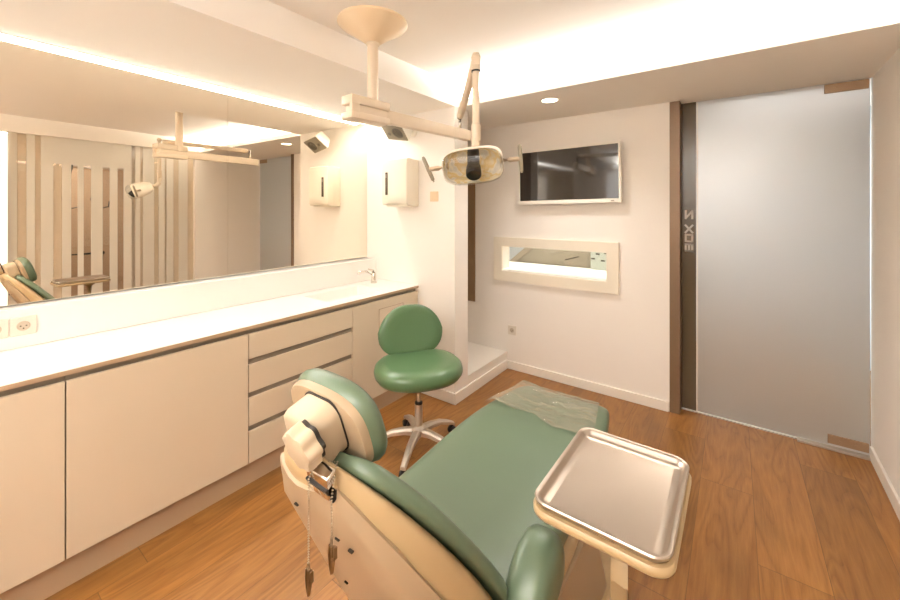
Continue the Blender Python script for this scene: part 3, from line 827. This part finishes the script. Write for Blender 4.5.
# backrest shell: rows of (rim y, rim z, half width, back y, back z, back half width)
BR = ((.476, 1.000, .050, .458, .992, .028), (.488, .990, .080, .458, .968, .046), (.528, .948, .150, .480, .910, .088), (.598, .868, .215, .528, .81, .16),
      (.70, .735, .264, .598, .68, .205), (.80, .59, .292, .69, .50, .245), (.87, .46, .296, .765, .34, .25), (.91, .36, .28, .81, .24, .24))
def prm(row, u, hwk=1.):
    """point on the shell side at fraction u from rim (0) to back (1)"""
    ry, rz, hw, by, bz, hb = row
    w = hw + (hb - hw) * (u ** 2.2)
    return w, ry + (by - ry) * u, rz + (bz - rz) * u
def shell_ring(row):
    r = []
    for u in (0, .25, .5, .75, .92, 1.):
        w, y, z = prm(row, u); r.append((DX + w, y, z))
    w, y, z = prm(row, 1.)
    r.append((DX + w * .5, y - .006, z - .004)); r.append((DX, y - .009, z - .006)); r.append((DX - w * .5, y - .006, z - .004))
    for u in (1., .92, .75, .5, .25, 0):
        w, y, z = prm(row, u); r.append((DX - w, y, z))
    w, y, z = prm(row, 0.)
    r.append((DX - w * .5, y, z)); r.append((DX, y, z)); r.append((DX + w * .5, y, z))
    return r
bm = B(); rings(bm, [shell_ring(r) for r in BR]); obj('back_shell', bm, 'shell', dc, smooth=True, sub=1, label='beige moulded backrest shell')
# recessed rose-beige cover on the back
bm = B()
rs = []
for i, row in enumerate(BR[1:]):
    if i == 0:
        a_, b_ = BR[1], BR[2]; row = tuple(p + (q - p) * .45 for p, q in zip(a_, b_))
    side = []
    for u in (.66, .8, .92, 1.0):
        w, y, z = prm(row, u); side.append((w + .004, y - .003, z - .002))
    w, y, z = side[-1]
    mid = [(w * .5, y - .008, z - .005), (0, y - .011, z - .007), (-w * .5, y - .008, z - .005)]
    outer = [(DX + p[0], p[1], p[2]) for p in side] + [(DX + p[0], p[1], p[2]) for p in mid] + [(DX - p[0], p[1], p[2]) for p in reversed(side)]
    inner = [(DX + (p[0] - DX) * .93, p[1] + .010, p[2] + .004) for p in reversed(outer)]
    rs.append(outer + inner)
rings(bm, rs); obj('back_cover', bm, 'panel', dc, smooth=True, angle=50, label='rose-beige rear cover panel')
# green backrest cushion
def cushion_ring(row):
    ry, rz, hw, by, bz, hb = row
    nv = Vector((0, .80, .60))
    r = []
    for w, d in ((1.0, -.004), (1.02, .014), (1.0, .032), (.93, .043), (.78, .040), (.45, .028), (0, .022)):
        r.append((hw * w, d))
    full = [(DX + x, ry + nv.y * d, rz + nv.z * d) for x, d in r] + [(DX - x, ry + nv.y * d, rz + nv.z * d) for x, d in reversed(r[:-1])]
    return full
mid_row = tuple(p + (q - p) * .95 for p, q in zip(BR[1], BR[2]))
cr = [cushion_ring(r) for r in (mid_row,) + BR[3:-1]]
top = [(DX + (p[0] - DX) * .8, p[1] - .014 + (.0 if i in (0, 1, 11, 12) else -.012), p[2] + .012) for i, p in enumerate(cr[0])]
bm = B(); rings(bm, [top] + cr); obj('back_cushion', bm, 'vinyl', dc, smooth=True, sub=1, label='green backrest upholstery')
for sx_, sz_ in ((.062, .825), (.098, .815), (-.12, .50), (-.075, .84)):
    for i in range(len(BR) - 1):               # slot screws in the rear cover
        a, b_ = BR[i], BR[i + 1]
        if b_[4] <= sz_ <= a[4]:
            u = (sz_ - a[4]) / (b_[4] - a[4]); yy = a[3] + (b_[3] - a[3]) * u
            bm = B(); box(bm, DX + sx_ - .006, DX + sx_ + .006, yy - .0145, yy - .008, sz_ - .011, sz_ - .008)
            obj('cover_slot', bm, 'dark', dc)
# right armrest
bm = B()
ar = []
for y, z, hx_, hz in ((.80, .47, .035, .05), (.82, .50, .05, .075), (.88, .545, .058, .09), (.95, .575, .058, .085), (1.0, .575, .053, .072), (1.03, .56, .035, .045)):
    ar.append([(-.408 + sup(2 * PI * k / 20, hx_, hz, 3)[0], y, z + sup(2 * PI * k / 20, hx_, hz, 3)[1]) for k in range(20)])
rings(bm, ar); obj('armrest', bm, 'vinyl', dc, smooth=True, sub=1, label='green padded armrest')
# headrest
HX = -.757
hC = Vector((HX, .568, 1.008)); hU = Vector((0, -.30, .954)).normalized(); hN = Vector((0, .954, .30)).normalized(); hXv = Vector((1, 0, 0))
hmx = mframe(hC, hXv, hU, hN)
bm = B()
slab(bm, [(.92, 0, -.008), (1.0, 0, .002), (1.05, 0, .014), (1.05, 0, .026), (1.0, 0, .038), (.85, 0, .047), (.5, 0, .05), (.15, 0, .047)], super_outline(.135, .098, 2.9, 44), hmx)
hr = obj('headrest', bm, 'vinyl', dc, smooth=True, label='green headrest cushion')
bm = B(); slab(bm, [(.80, 0, -.022), (.93, 0, -.019), (.96, 0, -.010), (.96, 0, .006)], super_outline(.137, .099, 2.9, 44), hmx); obj('headrest_back', bm, 'panel', hr, smooth=True, angle=40, label='rose-beige headrest back plate')
bm = B(); slab(bm, [(1, .014, -.088), (1, .004, -.083), (1, 0, -.074), (1, 0, -.018)], rrect(.062, .062, .034, 8), hmx @ T(.014, .022, 0)); obj('mount_block', bm, 'mech', hr, smooth=True, angle=45)
bm = B(); slab(bm, [(1, 0, -.024), (1, 0, -.019)], rrect(.0655, .0655, .037, 8), hmx @ T(.014, .022, 0)); obj('mount_gap', bm, 'dark', hr)
def lobed(sc, ins):
    return [((.043 * sc - ins) * (1 + .085 * math.cos(7 * t)) * math.cos(t), (.043 * sc - ins) * (1 + .085 * math.cos(7 * t)) * math.sin(t)) for t in [2 * PI * k / 64 for k in range(64)]]
bm = B(); slab(bm, [(1, .012, -.128), (1, .003, -.125), (1, 0, -.117), (1, 0, -.095)], lobed, hmx @ T(.066, .055, 0)); obj('knob', bm, 'mech', hr, smooth=True, angle=45, label='lobed hand knob')
bm = B(); slab(bm, [(1, .004, -.096), (1, .004, -.085)], lobed, hmx @ T(.066, .055, 0)); obj('knob_gap', bm, 'dark', hr)
bm = B(); box(bm, -.034, .034, -.012, .012, -.022, .022, mframe((-.660, .468, .966), (1, 0, 0), (0, .85, .5), (0, -.1, 1)), .003); obj('headrest_bar', bm, 'chrome', dc, smooth=True, angle=35, label='chrome headrest bar')
bm = B(); box(bm, -.034, .034, .0, .018, -.02, .018, mframe((-.660, .462, .945), (1, 0, 0), (0, .85, .5), (0, -.5, .86)), .002); obj('bar_socket', bm, 'black', dc)

# ------------------------------------------------------------------ bib chain
bc = thing('bib_chain', (-.65, .46, .93), 'ball chain with two bib clips draped over the headrest bar of the chair', 'bib chain')
bm = B()
def beads(pts):
    pts = [Vector(p) for p in pts]
    for a, b_ in zip(pts[:-1], pts[1:]):
        n = max(1, int((b_ - a).length / .0052))
        for k in range(n):
            bmesh.ops.create_icosphere(bm, subdivisions=1, radius=.0021, matrix=T(*(a + (b_ - a) * k / n)))
cl, crr = Vector((-.679, .452, .80)), Vector((-.606, .452, .885))
beads([cl, (-.679, .452, .965), (-.672, .458, .985), (-.660, .485, .99), (-.645, .495, .99), (-.628, .475, .985), (-.606, .452, .955), crr])
obj('ball_chain', bm, 'beads', bc, smooth=True)
for c in (cl, crr):
    bm = B()
    tube(bm, [c, c + Vector((0, 0, -.015))], .003, 8)
    for s in (-1, 1):
        rs = []
        for z, o, w in ((-.012, .004, .004), (-.03, .005, .0045), (-.05, .003, .004), (-.066, .001, .0025)):
            rs.append([c + Vector((s * o + dx_, dy_, z)) for dx_, dy_ in ((-.0012, -w), (.0012, -w), (.0012, w), (-.0012, w))])
        rings(bm, rs)
    box(bm, c.x + .004, c.x + .012, c.y - .004, c.y + .004, c.z - .034, c.z - .03)
    box(bm, c.x + .009, c.x + .0115, c.y - .004, c.y + .004, c.z - .034, c.z - .012)
    obj('bib_clip', bm, 'beads', bc)

# ------------------------------------------------------------------ tray table and steel tray
tt = thing('tray_table', (-.235, 1.02, 0), 'beige rounded tray table on a post at the right side of the chair', 'tray table')
tc_ = Vector((-.24, 1.032, 0))
tmx = T(tc_.x, tc_.y, 0) @ RZ(rad(-.5))
bm = B(); slab(bm, [(1, .012, .781), (1, .003, .784), (1, 0, .789), (1, 0, .798), (1, .004, .803)], rrect(.150, .195, .045, 8), tmx); obj('table_top', bm, 'shell', tt, smooth=True, angle=45)
bm = B(); tube(bm, [(-.245, 1.09, .77), (-.245, 1.09, .24), (-.26, 1.09, .21), (-.30, 1.09, .20), (-.424, 1.09, .20)], .022, 16); obj('post', bm, 'shell', tt, smooth=True)
bm = B(); lathe(bm, [(.05, .784), (.05, .766), (.024, .745)], T(-.245, 1.09, 0), 20); obj('top_flange', bm, 'shell', tt, smooth=True, angle=40)
tr = thing('steel_tray', (tc_.x, tc_.y, .803), 'empty brushed stainless steel instrument tray on the beige tray table', 'tray')
bm = B()
f = rrect(.145, .192, .038, 8)
rs = [[tmx @ Vector((x, y, h)) for x, y in f(1, ins)] for ins, h in ((.012, .804), (.004, .812), (.0, .821), (.002, .824), (.008, .8235), (.012, .820), (.017, .811), (.022, .8075), (.03, .8065), (.034, .8055))]
rings(bm, rs, True, True); obj('dish', bm, 'steel', tr, smooth=True, angle=50)

# ------------------------------------------------------------------ plastic film over the foot of the chair
bm = B()
nx, ny = 40, 26
gv = []
for j in range(ny + 1):
    row = []
    for i in range(nx + 1):
        u, v = i / nx, j / ny
        y = 1.70 + .37 * v + (1 - v) * (.03 * math.sin(5 * u) + .012 * math.sin(17 * u))
        hw = .288 + (.222 - .288) * min(1, max(0, (y - 1.66) / .34)) + .006
        x = -.744 - hw + (2 * hw - .028) * u
        top_ = .5235 - .012 * max(0, 1 - ((x + .75) / (hw * .8)) ** 2) * .9
        z = top_ + .003 + .006 * v * max(0, math.sin(9 * v + 3 * u + 1.5 * math.sin(7 * u))) + .0035 * abs(math.sin(23 * u * (1 - .3 * v) + 6 * v))
        ed = max(0, abs(x + .75) / hw - .9)
        z -= ed * .12
        if v > .86: z -= (v - .86) * .28
        row.append(bm.verts.new((x, y, z)))
    gv.append(row)
for j in range(ny):
    for i in range(nx):
        bm.faces.new((gv[j][i], gv[j][i + 1], gv[j + 1][i + 1], gv[j + 1][i]))
tag(obj('plastic_cover', bm, 'film', smooth=True), 'clear wrinkled plastic sheet laid over the foot end of the dental chair', 'plastic sheet')

# ------------------------------------------------------------------ lights
WARM = (1, .985, .965)
def area(name, loc, size, power, rot=(0, 0, 0), color=WARM, sy=None, spread=None):
    d = bpy.data.lights.new(name, 'AREA'); d.energy = power; d.color = color
    d.shape = 'RECTANGLE' if sy else 'DISK'; d.size = size
    if sy: d.size_y = sy
    if spread: d.spread = rad(spread)
    o = bpy.data.objects.new(name, d); COL.objects.link(o); o.location = loc; o.rotation_euler = rot
    return o
def spot(name, loc, power, angle, blend=.6, color=WARM, size=.05, rot=(0, 0, 0)):
    d = bpy.data.lights.new(name, 'SPOT'); d.energy = power; d.color = color; d.spot_size = rad(angle); d.spot_blend = blend; d.shadow_soft_size = size
    o = bpy.data.objects.new(name, d); COL.objects.link(o); o.location = loc; o.rotation_euler = rot
    return o
area('cove_lamp', (-.5, 2.62, ZS + .045), 2.3, 85, (PI, 0, 0), sy=.05)
area('mirror_strip_lamp', (-2.66, .5, ZS - .02),   .05, 14, (0, 0, 0), sy=3.7)
area('mirror_strip_lamp', (-2.64, .5, ZS - .03), .05, 7, (0, rad(-48), 0), sy=3.7, spread=84)  # added tilted copy, stands in for strip light bounced off the mirror
area('rear_wall_fill', (-.8, YF + .02, 1.75), 2.4, 14, (PI / 2, 0, 0), sy=.9)  # added soft fill from behind the camera, brightens the far walls
spot('downlight_lamp', (-1.077, 2.69, ZS - .01), 45, 120, 1.)
area('rear_ceiling_fill', (-.9, -.75, ZC - .012), 2.2, 14, (0, 0, 0), sy=.9)  # added overhead fill behind the camera, no fitting there
area('rear_uplight_fill', (-.6, -1.25, 2.2), 2.2, 72, (PI, 0, 0), sy=.12)  # added unseen uplight, brightens ceiling and upper walls
area('next_room_lamp', (1.9, 1.2, 2.4), .6, 20, (0, 0, 0))
area('next_room_lamp', (.9, .7, 2.3), .2, 12, (0, 0, 0))
area('corridor_fill', (.3, 4.1, 1.15), 1.4, 26, (PI / 2, 0, 0), (.8, .93, 1), sy=.5)  # added unseen, throws a cool patch behind the frosted door
area('corridor_fill', (.4, 4.4, 2.42), 1.2, 12, (0, 0, 0))  # added unseen warm secondary for the door's tone
area('side_room_lamp', (-1.6, 4.0, 2.42), .6, 46, (0, 0, 0), (1, .97, .92))

w = bpy.data.worlds.new('World'); scene.world = w; w.use_nodes = True
w.node_tree.nodes['Background'].inputs['Color'].default_value = (1, .87, .70, 1)
w.node_tree.nodes['Background'].inputs['Strength'].default_value = .15

# ------------------------------------------------------------------ camera
cd = bpy.data.cameras.new('camera'); cam = bpy.data.objects.new('camera', cd); COL.objects.link(cam)
cd.sensor_width = 36; cd.lens = 387 / 900 * 36; cd.shift_y = -91 / 900; cd.clip_start = .02
cam.location = (0, 0, 1.5); cam.rotation_euler = (PI / 2, 0, math.atan2(284, 387))
scene.camera = cam

scene.view_settings.view_transform = 'Standard'
scene.view_settings.look = 'None'
scene.view_settings.exposure = .27
scene.cycles.max_bounces = 12
scene.cycles.diffuse_bounces = 6
scene.cycles.glossy_bounces = 6
scene.cycles.transmission_bounces = 8
scene.cycles.transparent_max_bounces = 12
scene.cycles.caustics_reflective = True
scene.cycles.caustics_refractive = False
scene.cycles.sample_clamp_indirect = 8.
